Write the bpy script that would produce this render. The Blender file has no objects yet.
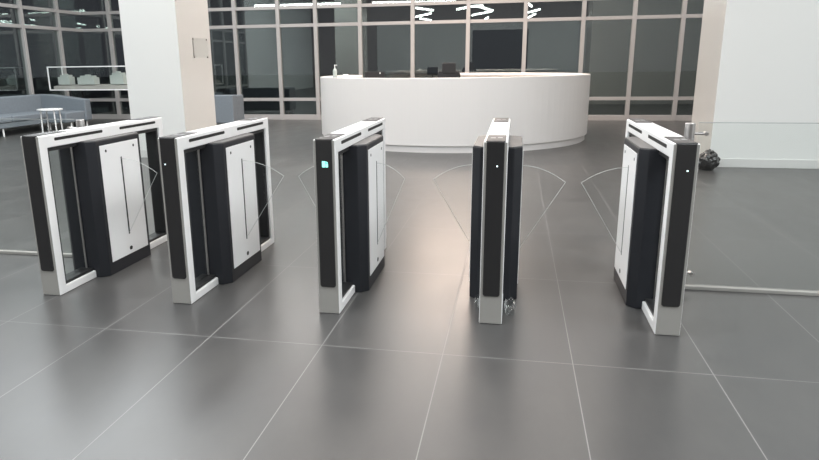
import bpy, bmesh, math, random
from mathutils import Vector, Matrix
random.seed(7)
S = bpy.context.scene
C = S.collection
PI = math.pi

# ------------------------------------------------------------------ camera
F, YAW, PITCH, ROLL, CAMH, PX = 651.02, -0.2048, 0.2494, -0.0128, 1.354, 379.27
cy, sy, cp, sp, cr, sr = math.cos(YAW), math.sin(YAW), math.cos(PITCH), math.sin(PITCH), math.cos(ROLL), math.sin(ROLL)
f0 = Vector((sy, cy, 0)); r0 = Vector((cy, -sy, 0)); u0 = Vector((0, 0, 1))
fw = f0*cp - u0*sp; up = u0*cp + f0*sp
rt = r0*cr + up*sr; up2 = up*cr - r0*sr
cam_d = bpy.data.cameras.new('camera'); cam = bpy.data.objects.new('camera', cam_d); C.objects.link(cam)
m = Matrix((rt, up2, -fw)).transposed().to_4x4(); m.translation = Vector((0, 0, CAMH)); cam.matrix_world = m
cam_d.sensor_width = 36; cam_d.lens = F*36/819; cam_d.shift_x = (409.5-PX)/819; cam_d.shift_y = -1/819
S.camera = cam

# ------------------------------------------------------------------ world, lights, exposure
S.view_settings.view_transform = 'Standard'; S.view_settings.look = 'None'
S.view_settings.gamma = 1; S.view_settings.use_curve_mapping = False
S.view_settings.exposure = 0.14
w = bpy.data.worlds.new('night_sky'); S.world = w; w.use_nodes = True
w.node_tree.nodes['Background'].inputs[0].default_value = (.052, .050, .058, 1)
w.node_tree.nodes['Background'].inputs[1].default_value = 1.0

def area(name, loc, size, power, col):
    l = bpy.data.lights.new(name, 'AREA'); l.shape = 'RECTANGLE'; l.size, l.size_y = size; l.energy = power; l.color = col
    o = bpy.data.objects.new(name, l); C.objects.link(o); o.location = loc
    return o
COOL = (.93, .98, 1.0); WARM = (1.0, .87, .79); MID = (1.0, .94, .90)
LIGHTS = [(-6.5, -3.5, COOL, 150, 3.2, 2.2), (-1.5, -3.5, COOL, 150, 3.2, 2.2), (3.5, -3.0, COOL, 190, 3.2, 2.2),
          (-7.5, 2.5, COOL, 190, 3.2, 2.2), (-2.5, 1.5, COOL, 225, 3.2, 2.2), (4.8, .8, COOL, 400, 3.2, 2.2),
          (-7.2, 9.4, COOL, 520, 5.4, 3.6), (-1.6, 7.2, WARM, 110, 5.0, 3.0), (4.5, 7.5, COOL, 70, 3.2, 2.2),
          (-3.0, 12.4, WARM, 75, 3.2, 2.2), (1.5, 12.4, WARM, 75, 3.2, 2.2),
          (-6.0, 14.6, MID, 110, 3.2, 1.4), (-1.0, 14.6, MID, 110, 3.2, 1.4), (4.0, 14.6, MID, 150, 3.2, 1.4)]
for (x, y, c, pw, sx_, sy_) in LIGHTS:
    area('ceiling_area_light', (x, y, 5.38), (sx_, sy_), pw, c)  # unseen overhead lights, added to brighten the floor, columns and turnstiles
area('added_warm_light', (-1.1, 13.0, 3.26), (1.7, 1.2), 180, (1.0, .78, .64))  # added out-of-view light that gives the warm reflection on the floor

# ------------------------------------------------------------------ materials
def mat(name, col, rough=.5, metal=0, spec=.5, coat=0, emit=None, es=0, bump=0, bscale=60, var=0, vscale=4):
    mm = bpy.data.materials.new(name); mm.use_nodes = True; nt = mm.node_tree
    b = nt.nodes['Principled BSDF']
    b.inputs['Base Color'].default_value = (*col, 1); b.inputs['Roughness'].default_value = rough
    b.inputs['Metallic'].default_value = metal; b.inputs['Specular IOR Level'].default_value = spec
    b.inputs['Coat Weight'].default_value = coat; b.inputs['Coat Roughness'].default_value = .08
    if emit: b.inputs['Emission Color'].default_value = (*emit, 1); b.inputs['Emission Strength'].default_value = es
    tc = nt.nodes.new('ShaderNodeTexCoord')
    if bump:
        n = nt.nodes.new('ShaderNodeTexNoise'); n.inputs['Scale'].default_value = bscale; n.inputs['Detail'].default_value = 4
        bp = nt.nodes.new('ShaderNodeBump'); bp.inputs['Strength'].default_value = bump; bp.inputs['Distance'].default_value = .01
        nt.links.new(tc.outputs['Object'], n.inputs['Vector']); nt.links.new(n.outputs[0], bp.inputs['Height']); nt.links.new(bp.outputs[0], b.inputs['Normal'])
    if var:
        n = nt.nodes.new('ShaderNodeTexNoise'); n.inputs['Scale'].default_value = vscale; n.inputs['Detail'].default_value = 5
        rp = nt.nodes.new('ShaderNodeValToRGB')
        rp.color_ramp.elements[0].color = (*[v*(1-var) for v in col], 1); rp.color_ramp.elements[1].color = (*[min(1, v*(1+var)) for v in col], 1)
        rp.color_ramp.elements[0].position = .3; rp.color_ramp.elements[1].position = .7
        nt.links.new(tc.outputs['Object'], n.inputs['Vector']); nt.links.new(n.outputs[0], rp.inputs[0]); nt.links.new(rp.outputs[0], b.inputs['Base Color'])
    return mm

def glass(name, tint, gcol, k, base, rough=0.0):
    mm = bpy.data.materials.new(name); mm.use_nodes = True; nt = mm.node_tree; nt.nodes.clear()
    o = nt.nodes.new('ShaderNodeOutputMaterial'); mx = nt.nodes.new('ShaderNodeMixShader')
    t = nt.nodes.new('ShaderNodeBsdfTransparent'); t.inputs[0].default_value = (*tint, 1)
    g = nt.nodes.new('ShaderNodeBsdfGlossy'); g.inputs['Color'].default_value = (*gcol, 1); g.inputs['Roughness'].default_value = rough
    lw = nt.nodes.new('ShaderNodeLayerWeight'); lw.inputs['Blend'].default_value = .5
    fr = nt.nodes.new('ShaderNodeMath'); fr.operation = 'POWER'; fr.inputs[1].default_value = 4.5; nt.links.new(lw.outputs['Facing'], fr.inputs[0])
    ma = nt.nodes.new('ShaderNodeMath'); ma.operation = 'MULTIPLY_ADD'; ma.use_clamp = True
    ma.inputs[1].default_value = k; ma.inputs[2].default_value = base
    nt.links.new(fr.outputs[0], ma.inputs[0]); nt.links.new(ma.outputs[0], mx.inputs[0])
    nt.links.new(t.outputs[0], mx.inputs[1]); nt.links.new(g.outputs[0], mx.inputs[2]); nt.links.new(mx.outputs[0], o.inputs[0])
    return mm

GX, GY, TW, TL = -1.494, 2.871, .6, 1.212
def floor_material():
    mm = mat('grey_stone_tile', (.12, .12, .12), rough=.3, spec=.5); nt = mm.node_tree; N = nt.nodes; L = nt.links
    b = N['Principled BSDF']; tc = N.new('ShaderNodeTexCoord'); sx = N.new('ShaderNodeSeparateXYZ'); L.new(tc.outputs['Object'], sx.inputs[0])
    def line(out, off, size, wd):
        a = N.new('ShaderNodeMath'); a.operation = 'SUBTRACT'; L.new(out, a.inputs[0]); a.inputs[1].default_value = off
        d = N.new('ShaderNodeMath'); d.operation = 'DIVIDE'; L.new(a.outputs[0], d.inputs[0]); d.inputs[1].default_value = size
        r = N.new('ShaderNodeMath'); r.operation = 'ROUND'; L.new(d.outputs[0], r.inputs[0])
        s = N.new('ShaderNodeMath'); s.operation = 'SUBTRACT'; L.new(d.outputs[0], s.inputs[0]); L.new(r.outputs[0], s.inputs[1])
        ab = N.new('ShaderNodeMath'); ab.operation = 'ABSOLUTE'; L.new(s.outputs[0], ab.inputs[0])
        lt = N.new('ShaderNodeMath'); lt.operation = 'LESS_THAN'; L.new(ab.outputs[0], lt.inputs[0]); lt.inputs[1].default_value = wd/size/2
        fl = N.new('ShaderNodeMath'); fl.operation = 'FLOOR'; L.new(d.outputs[0], fl.inputs[0])
        return lt.outputs[0], fl.outputs[0]
    lx, ix = line(sx.outputs[0], GX, TW, .0044); ly, iy = line(sx.outputs[1], GY, TL, .0044)
    mxm = N.new('ShaderNodeMath'); mxm.operation = 'MAXIMUM'; L.new(lx, mxm.inputs[0]); L.new(ly, mxm.inputs[1])
    cb = N.new('ShaderNodeCombineXYZ'); L.new(ix, cb.inputs[0]); L.new(iy, cb.inputs[1])
    wn = N.new('ShaderNodeTexWhiteNoise'); wn.noise_dimensions = '3D'; L.new(cb.outputs[0], wn.inputs['Vector'])
    n1 = N.new('ShaderNodeTexNoise'); n1.inputs['Scale'].default_value = 2.2; n1.inputs['Detail'].default_value = 7; n1.inputs['Roughness'].default_value = .62
    n1.inputs['Distortion'].default_value = 0
    mp = N.new('ShaderNodeMapping'); mp.inputs['Scale'].default_value = (1.6, .8, 1); L.new(tc.outputs['Object'], mp.inputs[0])
    ad = N.new('ShaderNodeVectorMath'); ad.operation = 'MULTIPLY_ADD'; L.new(cb.outputs[0], ad.inputs[0]); ad.inputs[1].default_value = (3.7, 5.1, 0); L.new(mp.outputs[0], ad.inputs[2])
    L.new(ad.outputs[0], n1.inputs['Vector'])
    rp = N.new('ShaderNodeValToRGB'); rp.color_ramp.elements[0].position = .3; rp.color_ramp.elements[1].position = .72
    rp.color_ramp.elements[0].color = (.060, .059, .059, 1); rp.color_ramp.elements[1].color = (.080, .078, .076, 1); L.new(n1.outputs[0], rp.inputs[0])
    tv = N.new('ShaderNodeMath'); tv.operation = 'MULTIPLY_ADD'; L.new(wn.outputs[0], tv.inputs[0]); tv.inputs[1].default_value = .10; tv.inputs[2].default_value = .95
    vm = N.new('ShaderNodeVectorMath'); vm.operation = 'SCALE'; L.new(rp.outputs[0], vm.inputs[0]); L.new(tv.outputs[0], vm.inputs['Scale'])
    mc = N.new('ShaderNodeMix'); mc.data_type = 'RGBA'; L.new(mxm.outputs[0], mc.inputs[0]); L.new(vm.outputs[0], mc.inputs[6]); mc.inputs[7].default_value = (.24, .235, .23, 1)
    L.new(mc.outputs[2], b.inputs['Base Color'])
    rr = N.new('ShaderNodeMath'); rr.operation = 'MULTIPLY_ADD'; L.new(n1.outputs[0], rr.inputs[0]); rr.inputs[1].default_value = .14; rr.inputs[2].default_value = FLOOR_ROUGH
    r2 = N.new('ShaderNodeMath'); r2.operation = 'MULTIPLY_ADD'; L.new(mxm.outputs[0], r2.inputs[0]); r2.inputs[1].default_value = .4; L.new(rr.outputs[0], r2.inputs[2])
    L.new(r2.outputs[0], b.inputs['Roughness'])
    bp = N.new('ShaderNodeBump'); bp.inputs['Strength'].default_value = .035; bp.inputs['Distance'].default_value = .01; L.new(n1.outputs[0], bp.inputs['Height']); L.new(bp.outputs[0], b.inputs['Normal'])
    return mm
FLOOR_ROUGH = .25

M = dict(
    floor=floor_material(),
    paint=mat('white_wall_paint', (.80, .80, .79), .55),
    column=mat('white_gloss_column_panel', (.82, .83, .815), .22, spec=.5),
    side=mat('beige_gloss_column_side', (.60, .59, .565), .14, spec=.5),  # column side faces, beiger and darker than the fronts
    rim=mat('glass_rim', (.30, .32, .32), .3),
    ceiling=mat('ceiling_plaster', (.72, .71, .70), .8),
    backwall=mat('grey_wall_panel', (.56, .53, .51), .5),
    brownwall=mat('brown_wall_panel', (.22, .18, .165), .5),
    darkwall=mat('dark_opening', (.03, .03, .032), .6),
    mullion=mat('grey_anodised_aluminium', (.36, .35, .345), .45),
    base=mat('skirting_white', (.70, .70, .69), .4),
    fglass=glass('night_curtain_glass', (.72, .76, .76), (.90, 1.0, .97), .6, .115),
    cglass=glass('clear_glass', (.97, .985, .98), (1, 1, 1), .7, .012),
    wglass=glass('clear_acrylic', (.985, .99, .99), (1, 1, 1), .5, .01),
    edge=mat('polished_glass_edge', (.54, .56, .55), .3),
    pavement=mat('exterior_pavement', (.10, .10, .105), .8, var=.2),
    white=mat('white_powder_coat', (.86, .86, .86), .35, var=.015, vscale=8),
    wpanel=mat('white_side_panel', (.84, .84, .845), .4),
    anthracite=mat('anthracite_coat', (.016, .017, .021), .48, spec=.35, bump=.05, bscale=300),
    cabtop=mat('cabinet_top_sheen_tone', (.10, .098, .098), .48),  # lighter than the cabinet body, ceiling sheen put into the top's colour
    lightgrey=mat('light_grey_beige', (.28, .272, .255), .4),
    lining=mat('dark_inner_lining', (.012, .012, .013), .5),
    blackglass=mat('black_glass', (.020, .0195, .020), .2),
    reader=mat('reader_top_plate', (.045, .044, .045), .45, spec=.3),
    ink=mat('grey_icon_print', (.26, .26, .26), .5),
    slot=mat('black_slot', (.008, .008, .008), .6),
    steel=mat('brushed_steel', (.55, .53, .52), .3, metal=1),
    led=mat('white_led', (.9, .95, 1), .4, emit=(.75, .95, 1), es=2.0),
    cyan=mat('cyan_indicator', (.2, .9, .85), .4, emit=(.42, 1.0, .86), es=.95),
    desk=mat('white_desk_laminate', (.80, .785, .775), .30),
    deskin=mat('desk_worktop', (.55, .53, .51), .4),
    sofa=mat('blue_grey_upholstery', (.165, .19, .215), .85, bump=.25, bscale=220, var=.06, vscale=30),
    tube=mat('light_tube', (1, 1, 1), .5, emit=(1, .96, .92), es=20),
    model=mat('model_white_green', (.42, .45, .43), .6),
    modelbase=mat('model_board', (.38, .36, .34), .6, var=.1),
    blackplastic=mat('black_plastic', (.018, .018, .020), .4),
    mesh=mat('dark_chair_mesh', (.028, .028, .030), .7),
    bag=mat('shiny_black_plastic_film', (.018, .017, .017), .18, spec=.8, bump=.2, bscale=25),
    paper=mat('white_card', (.85, .85, .84), .6),
    liquid=mat('clear_bottle_plastic', (.40, .44, .42), .12),
    tape=glass('clear_plastic_film', (.90, .92, .92), (1, 1, 1), 2.0, .06, .12),
)

# ------------------------------------------------------------------ helpers
def box(bm, x0, x1, y0, y1, z0, z1, mi=0, rot=None):
    vs = [bm.verts.new((x, y, z)) for x in (x0, x1) for y in (y0, y1) for z in (z0, z1)]
    fs = []
    for idx in ((0, 1, 3, 2), (4, 6, 7, 5), (0, 4, 5, 1), (2, 3, 7, 6), (0, 2, 6, 4), (1, 5, 7, 3)):
        f = bm.faces.new([vs[i] for i in idx]); f.material_index = mi; fs.append(f)
    if rot: bmesh.ops.transform(bm, matrix=rot, verts=vs)
    return vs
def prism(bm, pts, z0, z1, axis='z', mi=0):
    """extrude a closed 2D outline; axis z: pts are (x,y); axis y: (x,z); axis x: (y,z)"""
    def P(a, b, c):
        return (a, b, c) if axis == 'z' else ((a, c, b) if axis == 'y' else (c, a, b))
    lo = [bm.verts.new(P(a, b, z0)) for a, b in pts]; hi = [bm.verts.new(P(a, b, z1)) for a, b in pts]
    n = len(pts); fs = [bm.faces.new(lo[::-1]), bm.faces.new(hi)]
    for i in range(n):
        fs.append(bm.faces.new((lo[i], lo[(i+1) % n], hi[(i+1) % n], hi[i])))
    for f in fs: f.material_index = mi
    return fs
def cyl(bm, p0, p1, r, n=16, r2=None):
    p0 = Vector(p0); p1 = Vector(p1); d = p1-p0
    q = d.to_track_quat('Z', 'Y').to_matrix().to_4x4(); q.translation = (p0+p1)/2
    bmesh.ops.create_cone(bm, cap_ends=True, segments=n, radius1=r, radius2=r if r2 is None else r2, depth=d.length, matrix=q)
def rrect(x0, x1, z0, z1, r, n=5, corners=(1, 1, 1, 1)):
    pts = []
    for (cx, cz, a0, on) in ((x1-r, z0+r, -90, corners[0]), (x1-r, z1-r, 0, corners[1]), (x0+r, z1-r, 90, corners[2]), (x0+r, z0+r, 180, corners[3])):
        if on:
            for i in range(n+1):
                a = math.radians(a0+90*i/n); pts.append((cx+r*math.cos(a), cz+r*math.sin(a)))
        else:
            a = math.radians(a0+45); pts.append((cx+math.copysign(r, math.cos(a)), cz+math.copysign(r, math.sin(a))))
    return pts
def loop_frame(bm, oy0, oy1, oz0, oz1, iy0, iy1, iz0, iz1, x0, x1):
    """a rectangular ring in the YZ plane, thickness along x"""
    O = [(oy0, oz0), (oy1, oz0), (oy1, oz1), (oy0, oz1)]; I = [(iy0, iz0), (iy1, iz0), (iy1, iz1), (iy0, iz1)]
    V = {}
    for k, x in enumerate((x0, x1)):
        V[k] = ([bm.verts.new((x, *q)) for q in O], [bm.verts.new((x, *q)) for q in I])
    for i in range(4):
        j = (i+1) % 4
        bm.faces.new((V[0][0][i], V[0][1][i], V[0][1][j], V[0][0][j]))
        bm.faces.new((V[1][0][i], V[1][0][j], V[1][1][j], V[1][1][i]))
        bm.faces.new((V[0][0][i], V[0][0][j], V[1][0][j], V[1][0][i]))
        bm.faces.new((V[0][1][i], V[1][1][i], V[1][1][j], V[0][1][j]))
def obj(name, bm, material, parent=None, bevel=0, smooth=False, seg=2, loc=None):
    bmesh.ops.recalc_face_normals(bm, faces=bm.faces)
    me = bpy.data.meshes.new(name); bm.to_mesh(me); bm.free()
    for mt in (material if isinstance(material, (list, tuple)) else [material]): me.materials.append(M[mt])
    o = bpy.data.objects.new(name, me); C.objects.link(o)
    if parent: o.parent = parent
    if loc: o.location = loc
    if smooth:
        for pl in me.polygons: pl.use_smooth = True
    if bevel:
        md = o.modifiers.new('bevel', 'BEVEL'); md.width = bevel; md.segments = seg; md.limit_method = 'ANGLE'; md.angle_limit = math.radians(40)
        md.harden_normals = False
    return o
def empty(name, loc=(0, 0, 0), rz=0):
    o = bpy.data.objects.new(name, None); C.objects.link(o); o.location = loc; o.rotation_euler = (0, 0, rz); o.empty_display_size = .1
    return o
def tag(o, label, cat, group=None):
    o['label'] = label; o['category'] = cat
    if group: o['group'] = group
    return o
def struct(o, label=None):
    o['kind'] = 'structure'
    if label: o['label'] = label
    return o
def copy_tree(o, parent=None):
    c = o.copy(); C.objects.link(c); c.parent = parent
    for ch in list(o.children): copy_tree(ch, c)
    return c
B = bmesh.new

# ------------------------------------------------------------------ room shell
ZC = 5.5
bm = B(); box(bm, -11.3, 9.2, -7.2, 16.4, -.2, 0); struct(obj('floor', bm, 'floor'))
bm = B(); box(bm, -11.3, 9.2, -7.2, 16.4, ZC, ZC+.2); struct(obj('ceiling', bm, 'ceiling'))
bm = B(); box(bm, 9.0, 9.2, -7, 16.2, 0, ZC); struct(obj('wall_right', bm, 'paint'))
bm = B(); box(bm, -11.2, 9.0, -7.2, -7, 0, ZC)
struct(obj('wall_back', bm, 'brownwall'))
bm = B(); box(bm, -7.1, 4.7, -7.0, -6.96, 0, 3.6); struct(obj('trim_1', bm, 'backwall'))
bm = B(); box(bm, -1.6, 1.5, -6.96, -6.92, 0, 3.1); d1 = struct(obj('door_1', bm, 'darkwall'))
bm = B(); box(bm, -11.2, -11.04, -7, 3.95, 0, ZC); struct(obj('wall_left', bm, 'paint'))
bm = B(); box(bm, -70, 50, 16.6, 90, -.3, -.1); box(bm, -70, -11.6, -10, 16.6, -.3, -.1)
struct(obj('exterior_ground', bm, 'pavement'))

# ------------------------------------------------------------------ curtain wall
ZT = [.07, .50, 2.27, 2.69, 4.2]
MW = .045
wn = 0
def bay(origin, ang, L, first, last, end_corner=False):
    """one bay: mullion at its start, transoms, panes.  local x runs along the wall, y outward"""
    global wn
    wn += 1
    e = struct(empty('window_%d' % wn, origin, ang))
    if not first:
        bm = B(); box(bm, -MW, MW, -.07, .07, 0, ZC); obj('mullion', bm, 'mullion', e, bevel=.004)
    if last:
        bm = B(); box(bm, L-MW, L+MW, -.07, .07, 0, ZC); obj('mullion', bm, 'mullion', e, bevel=.004)
    xs = 0 if first else MW; xe = L if end_corner else L-MW
    for k, z in enumerate(ZT):
        bm = B(); h = .055 if k == 0 else .038
        box(bm, xs, xe, -.05, .05, z-h-(.015 if k == 0 else 0), z+h); obj('transom', bm, 'mullion', e, bevel=.003)
    zs = ZT + [ZC]
    for k in range(len(ZT)):
        bm = B(); box(bm, xs, xe, -.006, .006, zs[k]+.03, zs[k+1]-.03); obj('glass_pane', bm, 'fglass', e)
    return e
fa = math.atan(.02)
mx = [-11.1, -10.28, -9.1, -8.0, -6.88, -5.76, -4.81, -3.71, -2.44, -1.14, .16, 1.44, 2.53, 3.55, 4.7, 5.9, 7.1, 8.9]
for i in range(len(mx)-1):
    x0, x1 = mx[i], mx[i+1]
    bay((x0, 16+.02*x0, 0), fa, (x1-x0)/math.cos(fa), i == 0, i == len(mx)-2)
my = [4.0, 5.2, 6.4, 7.6, 8.8, 10.0, 11.2, 12.33, 13.574, 14.818, 15.77]
for i in range(len(my)-1):
    bay((-11.1, my[i], 0), PI/2, my[i+1]-my[i], False, False, i == len(my)-2)

# ------------------------------------------------------------------ columns
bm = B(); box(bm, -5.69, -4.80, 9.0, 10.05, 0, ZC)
def mark_side_faces(bm):
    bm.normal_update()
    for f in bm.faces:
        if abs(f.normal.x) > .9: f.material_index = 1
mark_side_faces(bm)
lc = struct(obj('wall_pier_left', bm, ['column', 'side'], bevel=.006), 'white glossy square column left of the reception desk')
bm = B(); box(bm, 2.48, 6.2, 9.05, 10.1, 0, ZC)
mark_side_faces(bm)
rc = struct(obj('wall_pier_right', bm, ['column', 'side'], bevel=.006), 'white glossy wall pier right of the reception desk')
bm = B(); box(bm, -5.70, -4.79, 8.99, 10.06, 0, .11); struct(obj('baseboard_left', bm, 'base', bevel=.003))
bm = B(); box(bm, 2.47, 6.21, 9.04, 10.11, 0, .11); struct(obj('baseboard_right', bm, 'base', bevel=.003))

# ------------------------------------------------------------------ turnstiles
TW_, TLn, TH = .120, 1.375, .970
def make_turnstile():
    t = empty('turnstile')
    # portal frame
    bm = B(); loop_frame(bm, 0, TLn, 0, TH, .065, TLn-.06, .048, .895, 0, TW_)
    obj('frame', bm, 'white', t, bevel=.006, seg=3)
    bm = B(); loop_frame(bm, .066, TLn-.061, .049, .894, .088, TLn-.083, .066, .872, .014, TW_-.014)
    obj('inner_lining', bm, 'lining', t)
    # slots on both faces of the top rail
    for s in (0, 1):
        for (a, b) in ((.13, .605), (.80, 1.27)):
            bm = B(); x = -.0008 if s == 0 else TW_-.004
            prism(bm, rrect(a, b, .931, .949, .008, 3), x, x+.0048, 'x'); obj('light_slot', bm, 'slot', t)
    # front & far black glass panels with rounded lower corners
    for (ya, yb) in ((-.010, .002), (TLn-.002, TLn+.010)):
        bm = B(); prism(bm, rrect(.016, TW_-.016, .158, TH+.001, .014, 5, (1, 0, 0, 1)), ya, yb, 'y')
        obj('front_glass' if ya < 0 else 'rear_glass', bm, 'blackglass', t, bevel=.003)
    bm = B(); box(bm, .003, TW_-.003, -.004, .001, .004, TH-.004); obj('front_face', bm, 'lightgrey', t, bevel=.0015)  # front face, greyer and beiger than the rest of the frame
    # top reader plates with printed card icons
    for (a, b) in ((.0, .27), (TLn-.28, TLn-.0)):
        bm = B(); box(bm, .012, TW_-.012, a-.004 if a == 0 else a, b+(.004 if a else 0), TH-.003, TH+.004)
        rp = obj('reader_plate', bm, 'reader', t, bevel=.002)
        bm = B(); q = (a+b)/2
        prism(bm, rrect(.030, .056, q-.035, q+.015, .006, 3), TH+.0041, TH+.0048); prism(bm, rrect(.066, .090, q-.02, q+.03, .006, 3), TH+.0041, TH+.0048)
        obj('card_symbol', bm, 'ink', rp)
    # glass infills and channels
    for (a, b) in ((.088, .355), (.955, TLn-.083)):
        bm = B(); box(bm, TW_/2-.004, TW_/2+.004, a, b, .066, .872); obj('glass_infill', bm, 'cglass', t)
    bm = B(); box(bm, TW_/2-.006, TW_/2+.006, .350, .356, .066, .872); obj('glass_channel', bm, 'steel', t)
    # cabinet
    a, c = .078, .045
    X0, X1, Y0, Y1 = -a, TW_+a, .36, .95
    pl = [(X0+c, Y0), (X1-c, Y0), (X1, Y0+.045), (X1, Y1-.045), (X1-c, Y1), (X0+c, Y1), (X0, Y1-.045), (X0, Y0+.045)]
    bm = B(); prism(bm, pl, .0, .893)
    cab = obj('cabinet', bm, 'anthracite', t, bevel=.004)
    q = .004
    bm = B(); prism(bm, [(x+(q if x < TW_/2 else -q), y+(q if y < .6 else -q)) for x, y in pl], .893, .899); obj('cabinet_top', bm, 'cabtop', cab, bevel=.001)
    for s in (-1, 1):
        xs = X1 if s == 1 else X0-.004
        bm = B(); box(bm, xs, xs+.004, .437, .875, .085, .862); pn = obj('side_panel', bm, 'wpanel', t, bevel=.0015)
        xo = X1+.004 if s == 1 else X0-.0052
        bm = B(); prism(bm, rrect(.651, .665, .225, .765, .006, 4), xo, xo+.0012, 'x'); obj('wing_slot', bm, 'slot', pn)
        for yy in (.497, .815):
            bm = B(); cyl(bm, (xo, yy, .823), (xo+.0012, yy, .823), .009, 14); obj('screw', bm, 'slot', pn)
        bm = B(); prism(bm, rrect(.643, .677, .112, .138, .0125, 5), xo, xo+.0012, 'x'); obj('lock_hole', bm, 'slot', pn)
    return t
def add_wing(t, side, reach):
    """clear acrylic flap in the plane y = .66, arched top edge and a straight slanting lower edge"""
    x0 = TW_+.082 if side > 0 else -.082
    xt = TW_+reach if side > 0 else -reach
    top = []
    n = 12
    for i in range(n+1):
        s = i/n; top.append((x0+(xt-x0)*s, .752-.095*s**2.0))
    bot = (x0, .235)
    pts = top+[bot]
    bm = B(); prism(bm, pts if side > 0 else pts[::-1], .655, .661, 'y'); wg = obj('barrier_wing', bm, 'wglass', t)
    bm = B()
    path = top+[bot]
    for i in range(len(path)-1):
        cyl(bm, (path[i][0], .658, path[i][1]), (path[i+1][0], .658, path[i+1][1]), .0014, 6)
    obj('polished_edge', bm, 'edge', wg)
def add_light(t, x, z, kind):
    if kind == 'dot':
        bm = B(); cyl(bm, (x, -.0115, z), (x, -.0095, z), .0038, 14); obj('indicator_light', bm, 'led', t)
    else:
        bm = B()   # rounded square symbol with a notch cut from it
        for (a, b, c, d) in ((-.016, .002, -.016, .016), (.004, .016, -.016, .002), (.008, .014, .004, .012), (.004, .008, .012, .016)):
            prism(bm, rrect(x+a, x+b, z+c, z+d, .0018, 2), -.0115, -.0095, 'y')
        obj('indicator_symbol', bm, 'cyan', t)
YT = 3.286
XT = [-2.797, -1.928, -1.0335, -.146, .738]
base_t = make_turnstile()
turn = [base_t]+[copy_tree(base_t) for _ in range(4)]
for t, x in zip(turn, XT): t.location = (x, YT, 0)
labs = ['white and black turnstile at the left end of the row',
        'white and black turnstile, second from the left, with single white dot on its front',
        'middle turnstile with the square cyan indicator symbol on its black front',
        'turnstile seen exactly end-on, its dark cabinet showing on both sides',
        'white and black turnstile at the right end of the row, showing its left side']
for t, l in zip(turn, labs): tag(t, l, 'turnstile', 'entrance turnstiles standing in a row')
add_wing(turn[0], 1, .337)
add_wing(turn[1], 1, .365); add_wing(turn[1], -1, .33)
add_wing(turn[2], 1, .26); add_wing(turn[2], -1, .31)
add_wing(turn[3], 1, .336); add_wing(turn[3], -1, .33)
add_wing(turn[4], -1, .338)
add_light(turn[1], .040, .825, 'dot'); add_light(turn[2], .066, .842, 'symbol')
add_light(turn[3], .070, .848, 'dot'); add_light(turn[4], .072, .842, 'dot')

# clear plastic film crumpled on the floor at the foot of the fourth turnstile
def film(cx, cy, rx, ry, label):
    bm = B(); n = 26
    for ring, (r, z) in enumerate(((1.0, .001), (.93, .028), (.6, .045))):
        for i in range(n):
            a = 2*PI*i/n; k = r*(1+.07*math.sin(5*a+ring)+random.uniform(-.05, .05))
            bm.verts.new((rx*k*math.cos(a), ry*k*math.sin(a), max(.001, z+random.uniform(-.008, .008)*(ring > 0))))
    bm.verts.ensure_lookup_table()
    for ring in range(2):
        for i in range(n):
            bm.faces.new([bm.verts[ring*n+i], bm.verts[ring*n+(i+1) % n], bm.verts[(ring+1)*n+(i+1) % n], bm.verts[(ring+1)*n+i]])
    bm.faces.new([bm.verts[2*n+i] for i in range(n)])
    tag(obj('plastic_film', bm, 'tape', loc=(cx, cy, 0)), label, 'plastic film')
film(XT[3]+.162, YT+.235, .036, .11, 'larger crumple of clear plastic film right of the foot of the end-on turnstile')
film(XT[3]-.024, YT+.27, .018, .075, 'small crumple of clear plastic film left of the foot of the end-on turnstile')

# ------------------------------------------------------------------ glass railings either side of the row
YF = 4.05
def railing(xp, s, x_end, label):
    e = empty('glass_railing', (xp, YF, 0))
    L = abs(x_end-xp)
    bm = B(); cyl(bm, (0, 0, 0), (0, 0, 1.0), .028, 24); post = obj('post', bm, 'steel', e, bevel=.003)
    bm = B(); cyl(bm, (0, 0, 0), (0, 0, .012), .042, 24); obj('base_flange', bm, 'steel', post)
    for z in (.94, .10):
        bm = B(); cyl(bm, (0, 0, z), (s*.10, 0, z), .008, 12); cyl(bm, (s*.088, -.020, z), (s*.088, .020, z), .012, 16)
        obj('glass_clamp', bm, 'steel', e, bevel=.001)
    xa, xb = s*.045, s*L
    bm = B(); box(bm, min(xa, xb), max(xa, xb), -.005, .005, .03, 1.0); g = obj('glass_panel', bm, 'cglass', e)
    bm = B(); box(bm, min(xa, xb), max(xa, xb), -.0045, .0045, 1.0, 1.004); obj('panel_edge', bm, 'rim', g)
    bm = B(); box(bm, min(xa, xb), max(xa, xb), -.018, .018, 0, .022); obj('base_rail', bm, 'lightgrey', e, bevel=.003)
    tag(e, label, 'railing', 'clear glass railings flanking the turnstiles')
    return e
railing(.99, 1, 4.2, 'clear glass railing with steel post right of the rightmost turnstile')
railing(-2.95, -1, -7.2, 'clear glass railing with steel post left of the leftmost turnstile')

# ------------------------------------------------------------------ reception desk
DX, DY, DR = -1.156, 12.40, 2.44
def arc_wall(bm, r0, r1, z0, z1, a0, a1, n=96):
    rings = []
    for i in range(n+1):
        a = math.radians(a0+(a1-a0)*i/n); c, s = math.cos(a), math.sin(a)
        rings.append([bm.verts.new((r*c, r*s, z)) for (r, z) in ((r0, z0), (r1, z0), (r1, z1), (r0, z1))])
    for i in range(n):
        for k in range(4):
            bm.faces.new((rings[i][k], rings[i][(k+1) % 4], rings[i+1][(k+1) % 4], rings[i+1][k]))
    bm.faces.new(rings[0]); bm.faces.new(rings[-1][::-1])
dk = empty('reception_desk', (DX, DY, 0))
bm = B(); arc_wall(bm, DR-.10, DR, .105, 1.125, -205, 92); obj('front_panel', bm, 'desk', dk, smooth=False, bevel=.004)
bm = B(); arc_wall(bm, DR-.14, DR-.035, 0, .106, -204.5, 91.5); obj('plinth', bm, 'desk', dk)
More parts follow.
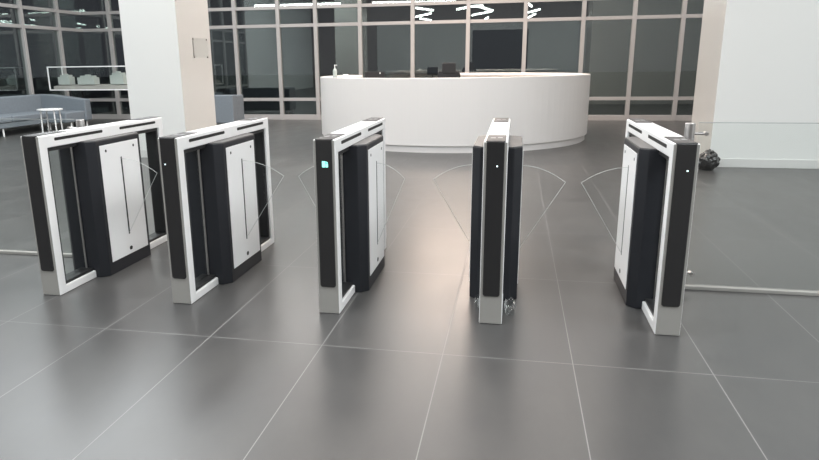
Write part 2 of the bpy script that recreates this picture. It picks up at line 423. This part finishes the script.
bm = B(); arc_wall(bm, DR-.34, DR-.095, 1.085, 1.124, -204.5, 91.5); obj('counter_ledge', bm, 'desk', dk)
bm = B(); arc_wall(bm, DR-.85, DR-.10, .71, .745, -204, 91); obj('worktop', bm, 'deskin', dk)
tag(dk, 'large round white reception desk in front of the night windows', 'reception desk')
for o in dk.children:
    for pl in o.data.polygons: pl.use_smooth = False
def on_desk(px_x, yy, z=1.125): return (px_x, yy, z)

# pump bottle
e = empty('sanitiser_bottle', (-3.02, 11.00, 1.1255))
bm = B()
prof = [(0, 0), (.034, 0), (.036, .02), (.036, .11), (.028, .135), (.013, .145), (.013, .160), (0, .160)]
def lathe(bm, prof, n=20):
    rows = []
    for r, z in prof:
        rows.append([bm.verts.new((0, 0, z))] if r == 0 else [bm.verts.new((r*math.cos(2*PI*i/n), r*math.sin(2*PI*i/n), z)) for i in range(n)])
    for a, b in zip(rows, rows[1:]):
        for i in range(n):
            j = (i+1) % n
            if len(a) == 1: bm.faces.new((a[0], b[j], b[i]))
            elif len(b) == 1: bm.faces.new((a[i], a[j], b[0]))
            else: bm.faces.new((a[i], a[j], b[j], b[i]))
lathe(bm, prof); obj('bottle_body', bm, 'liquid', e, smooth=True)
bm = B(); cyl(bm, (0, 0, .16), (0, 0, .20), .007, 12); cyl(bm, (0, 0, .20), (0, 0, .212), .013, 12); box(bm, 0, .04, -.006, .006, .20, .210)
obj('pump', bm, 'paper', e)
tag(e, 'clear pump bottle standing on the left end of the white reception desk', 'bottle')
# folded card
bm = B(); prism(bm, [(-.03, 0), (-.004, .055), (0, .058), (.004, .055), (.03, 0), (.027, 0), (0, .052), (-.027, 0)], -.045, .045, 'x')
o = obj('tent_card', bm, 'paper', loc=(-2.78, 10.80, 1.1255)); tag(o, 'small white folded card beside the pump bottle on the reception desk', 'card')

# monitor and chair behind the desk
e = empty('computer_monitor', (-2.36, 11.15, .7455), .15)
bm = B(); box(bm, -.17, .17, -.012, .018, .23, .47); sc_ = obj('screen_housing', bm, 'blackplastic', e, bevel=.006)
bm = B(); cyl(bm, (.09, -.0125, .445), (.09, -.014, .445), .012, 12); obj('led_dot', bm, 'paper', sc_)  # plain white disc standing in for a small lit LED
bm = B(); box(bm, -.02, .02, -.008, .022, .0, .30); obj('stand', bm, 'blackplastic', e, bevel=.003)
bm = B(); box(bm, -.11, .11, -.07, .09, 0, .012); obj('base', bm, 'blackplastic', e, bevel=.004)
tag(e, 'black computer monitor peeping over the left half of the white desk', 'monitor')
e = empty('office_chair', (-1.20, 12.45, 0))
for k in range(5):
    a = 2*PI*k/5+.3
    bm = B(); cyl(bm, (0, 0, .10), (.29*math.cos(a), .29*math.sin(a), .065), .02, 10, .013)
    cyl(bm, (.29*math.cos(a)-.015, .29*math.sin(a), .028), (.29*math.cos(a)+.015, .29*math.sin(a), .028), .0275, 14)
    obj('caster_leg', bm, 'blackplastic', e)
bm = B(); cyl(bm, (0, 0, .08), (0, 0, .45), .025, 16); obj('gas_lift', bm, 'steel', e)
bm = B(); box(bm, -.24, .24, -.24, .24, .45, .53); obj('seat', bm, 'mesh', e, bevel=.03, seg=4)
bm = B(); prism(bm, rrect(-.21, .21, .62, 1.20, .08, 6), -.27, -.24, 'y'); obj('backrest', bm, 'mesh', e, bevel=.01)
bm = B(); prism(bm, rrect(-.125, .125, 1.16, 1.345, .03, 5), -.285, -.235, 'y'); obj('headrest', bm, 'mesh', e, bevel=.01)
bm = B(); box(bm, -.03, .03, -.24, -.20, .44, .9); obj('back_support', bm, 'blackplastic', e, bevel=.005)
for s in (-1, 1):
    bm = B(); box(bm, s*.27-.02, s*.27+.02, -.05, .02, .47, .68); box(bm, s*.27-.035, s*.27+.035, -.14, .12, .68, .71); obj('armrest', bm, 'blackplastic', e, bevel=.008)
tag(e, 'black office chair whose headrest rises above the middle of the white desk', 'office chair')

# ------------------------------------------------------------------ lounge, left
# long sofa along the left windows with a return at its far end
s = empty('sofa', (-10.92, 0, 0))
bm = B(); box(bm, .0, .22, 9.2, 13.65, .18, .755); obj('backrest', bm, 'sofa', s, bevel=.03, seg=4)
bm = B()
prism(bm, [(.16, .16), (1.34, .16), (1.34, .64), (1.0, .68), (.5, .745), (.16, .755)], 13.40, 13.62, 'y')
obj('arm_panel', bm, 'sofa', s, bevel=.03, seg=4)
bm = B(); box(bm, .18, .80, 9.2, 13.42, .16, .27); obj('seat_base', bm, 'sofa', s, bevel=.015)
for k in range(5):
    bm = B(); a = 9.2+k*.844; box(bm, .20, .82, a+.006, a+.838, .27, .40); obj('seat_cushion', bm, 'sofa', s, bevel=.03, seg=4)
bm = B(); box(bm, .80, 1.30, 12.75, 13.42, .16, .39); obj('corner_seat', bm, 'sofa', s, bevel=.03, seg=4)
for (x, y) in ((.76, 11.5), (.76, 9.4), (.76, 12.9), (1.26, 12.95), (.06, 11.5), (.06, 13.5), (1.26, 13.5), (.06, 9.4)):
    bm = B(); cyl(bm, (x, y, 0), (x, y, .17), .018, 12); obj('leg', bm, 'white', s)
tag(s, 'long blue-grey sofa along the left windows behind the side table', 'sofa', 'blue-grey lounge sofas')
# second sofa seen from behind
s2 = empty('sofa', (-7.02, 13.7, 0))
bm = B(); box(bm, -.95, .95, -.10, .12, .10, .715); obj('backrest', bm, 'sofa', s2, bevel=.025, seg=4)
for q in (-1, 1):
    bm = B(); box(bm, q*.95-(.18 if q > 0 else 0), q*.95+(.18 if q < 0 else 0), .10, .50, .10, .70); obj('armrest', bm, 'sofa', s2, bevel=.025, seg=4)
bm = B(); box(bm, -.77, .77, .10, .78, .12, .42); obj('seat_cushion', bm, 'sofa', s2, bevel=.03, seg=4)
for (x, y) in ((-.88, 0), (.88, 0), (-.88, .46), (.88, .46)):
    bm = B(); cyl(bm, (x, y, 0), (x, y, .11), .018, 12); obj('leg', bm, 'white', s2)
tag(s2, 'blue-grey sofa seen from behind, just right of the left column', 'sofa', 'blue-grey lounge sofas')
# round side table
e = empty('side_table', (-9.41, 12.0, 0))
bm = B(); cyl(bm, (0, 0, .500), (0, 0, .525), .245, 48); obj('table_top', bm, 'white', e, bevel=.004)
for k in range(4):
    a = PI/4+k*PI/2+.25
    bm = B(); cyl(bm, (.20*math.cos(a), .20*math.sin(a), 0), (.185*math.cos(a), .185*math.sin(a), .50), .013, 12); obj('leg', bm, 'white', e)
tag(e, 'round white side table on thin legs in front of the long sofa', 'side table')
# display case with building models
VX0, VX1, VY0, VY1, VZ0, VZ1 = -10.03, -7.6, 12.95+.75, 13.45+.75, .84, 1.36
VX0 = -10.66; VX1 = -8.2
e = empty('display_case', (0, 0, 0))
bm = B()
t_ = .011
for x in (VX0, VX1):
    for y in (VY0, VY1): box(bm, x-t_, x+t_, y-t_, y+t_, VZ0, VZ1)
for z in (VZ0, VZ1):
    for y in (VY0, VY1): box(bm, VX0-t_, VX1+t_, y-t_, y+t_, z-t_, z+t_)
    for x in (VX0, VX1): box(bm, x-t_, x+t_, VY0, VY1, z-t_, z+t_)
obj('frame', bm, 'white', e)
bm = B(); box(bm, VX0+t_, VX1-t_, VY0-.003, VY0+.003, VZ0, VZ1); obj('glass_front', bm, 'cglass', e)
bm = B(); box(bm, VX0+t_, VX1-t_, VY0+.01, VY1-.01, VZ1-.003, VZ1+.003); obj('glass_top', bm, 'cglass', e)
bm = B(); box(bm, VX0+t_, VX1-t_, VY0+.005, VY1-.005, VZ0, VZ0+.012); obj('base_board', bm, 'modelbase', e)
bm = B(); prism(bm, [(VY0+.06, VZ0+.013), (VY1-.02, VZ0+.013), (VY1-.02, VZ0+.115), (VY0+.06, VZ0+.085)], VX0+.06, VX1-.06, 'x'); obj('model_plinth', bm, 'modelbase', e)
for x in (VX0+.5, VX1-.3):
    for y in (VY0+.04, VY1-.04):
        bm = B(); box(bm, x-.012, x+.012, y-.012, y+.012, 0, VZ0-.011); obj('leg', bm, 'blackplastic', e)
tag(e, 'white-edged glass display case holding building models behind the long sofa', 'display case')
mods = [(-10.40, .30, .22, 'pale green-white building model at the left end of the display case'),
        (-9.82, .44, .20, 'pale building model with a stepped roof in the middle of the display case'),
        (-9.02, .34, .26, 'pale building model beside the white column in the display case')]
zb = VZ0+.1165
for (x, wd, hh, lb) in mods:
    bm = B()
    box(bm, -wd/2, wd/2, -.10, .10, 0, hh*.8); box(bm, -wd*.35, wd*.38, -.08, .08, hh*.8, hh); box(bm, -wd*.1, wd*.1, -.05, .05, hh, hh*1.12)
    mo = obj('building_model', bm, 'model', loc=(x, VY0+.27, zb)); tag(mo, lb, 'model', 'building models in the display case')

# ------------------------------------------------------------------ plaque on the left column
e = empty('wall_plaque', (-4.80, 9.68, 1.61))
bm = B(); box(bm, .012, .016, -.24, .24, -.14, .15); obj('acrylic_sheet', bm, 'wglass', e)
for (y, z) in ((-.23, .135), (.22, .135), (-.23, -.13), (.22, -.13)):
    bm = B(); cyl(bm, (.001, y, z), (.022, y, z), .016, 14); obj('standoff', bm, 'steel', e)
bm = B(); box(bm, .001, .011, -.245, -.232, -.13, .135); obj('side_rail', bm, 'steel', e)
tag(e, 'clear acrylic plaque on four steel standoffs on the left column', 'plaque')

# ------------------------------------------------------------------ shiny black bag at the right pier
bm = B(); bmesh.ops.create_icosphere(bm, subdivisions=5, radius=1)
from mathutils import noise
for v in bm.verts:
    p = v.co.copy(); n = noise.noise(p*2.0)*.26+noise.noise(p*4.2+Vector((3, 1, 7)))*.10
    fold = .05*math.sin(9*math.atan2(p.y, p.x)+3*p.z)*(1-abs(p.z))
    k = 1.08+n*.8+fold*.7
    v.co = Vector((p.x*k*.125, p.y*k*.12, p.z*k*.115+.112))
    if v.co.z < .004: v.co.z = .004
bg = obj('plastic_bag', bm, 'bag', smooth=True, loc=(2.40, 8.80, 0))
bm = B()
for k in range(5):
    a = 2*PI*k/5
    cyl(bm, (.01*math.cos(a), .01*math.sin(a), .20), (.045*math.cos(a)+.01, .045*math.sin(a), .238+.010*(k % 2)), .012, 8, .016)
obj('tied_top', bm, 'bag', bg, smooth=True)
tag(bg, 'shiny black plastic bag slumped on the floor against the right white pier', 'bag')

# ------------------------------------------------------------------ linear lamps hung from the ceiling
def lamp(p, q, label, group, r=.028):
    p = Vector(p); q = Vector(q); c = (p+q)/2
    e = empty('linear_lamp', (c.x, c.y, 3.2)); a = math.atan2(q.y-p.y, q.x-p.x); L = (q-p).length; e.rotation_euler.z = a
    bm = B(); box(bm, -L/2, L/2, -r, r, .012, .05); obj('housing', bm, 'white', e, bevel=.004)
    bm = B(); box(bm, -L/2+.005, L/2-.005, -r+.004, r-.004, -.045, .0115); obj('diffuser', bm, 'tube', e)
    for s_ in (-1, 1):
        bm = B(); cyl(bm, (s_*L*.4, 0, .05), (s_*L*.4, 0, ZC-3.21), .002, 6); obj('suspension_wire', bm, 'steel', e)
    tag(e, label, 'ceiling lamp', group)
SEG = [((-3.17, 8.44), (-2.69, 7.15)), ((-2.89, 5.7), (-3.66, 3.95)), ((-3.59, 2.96), (-3.25, 1.45)), ((-1.82, 7.32), (-1.44, 8.09)),
       ((-1.29, 8.46), (-.89, 8.74)), ((-1.06, 8.45), (-.55, 6.3)), ((-.60, 6.0), (-1.37, 4.04)), ((-.91, .93), (-.71, 2.57)),
       ((.57, 9.06), (.77, 7.79)), ((.77, 4.7), (1.15, 6.33)), ((.96, 1.29), (1.14, 4.0))]
SL = ['light stick nearest the windows on the left, reflected topmost in the pane left of centre', 'light stick reflected as the middle dash in the pane left of centre',
      'light stick reflected as the lowest dash in the pane left of centre', 'light stick reflected just left of the mullion above the desk centre',
      'shortest light stick, reflected highest right of the mullion above the desk centre', 'light stick forming the upper arm of the reflected arrow above the desk',
      'light stick forming the lower arm of the reflected arrow above the desk', 'tiny reflected light stick below the arrow above the desk',
      'light stick reflected highest in the pane over the right half of the desk', 'light stick reflected as the middle dash over the right half of the desk',
      'light stick reflected as the lowest dash over the right half of the desk']
for (a, b), lb in zip(SEG, SL): lamp(a, b, lb, 'zigzag light sticks reflected in the windows', .028)
e = empty('added_pendant_panel', (-1.1, 13.0, 3.3))  # housing added out of view, above the added warm light
bm = B(); box(bm, -.9, .9, -.64, .64, 0, .06); obj('housing', bm, 'white', e, bevel=.008)
for a in (-.8, .8):
    for b in (-.5, .5):
        bm = B(); cyl(bm, (a, b, .06), (a, b, ZC-3.31), .003, 6); obj('suspension_wire', bm, 'steel', e)
tag(e, 'unseen pendant panel above the round desk, added for the warm floor reflection', 'ceiling lamp')
lamp((-8.1, 10.9), (-5.3, 10.86), 'long straight light bar reflected at the top of the windows left of the desk', 'long light bars reflected in the windows', .06)
lamp((-4.3, 10.8), (-1.7, 10.5), 'long straight light bar reflected at the top of the windows above the desk', 'long light bars reflected in the windows', .06)
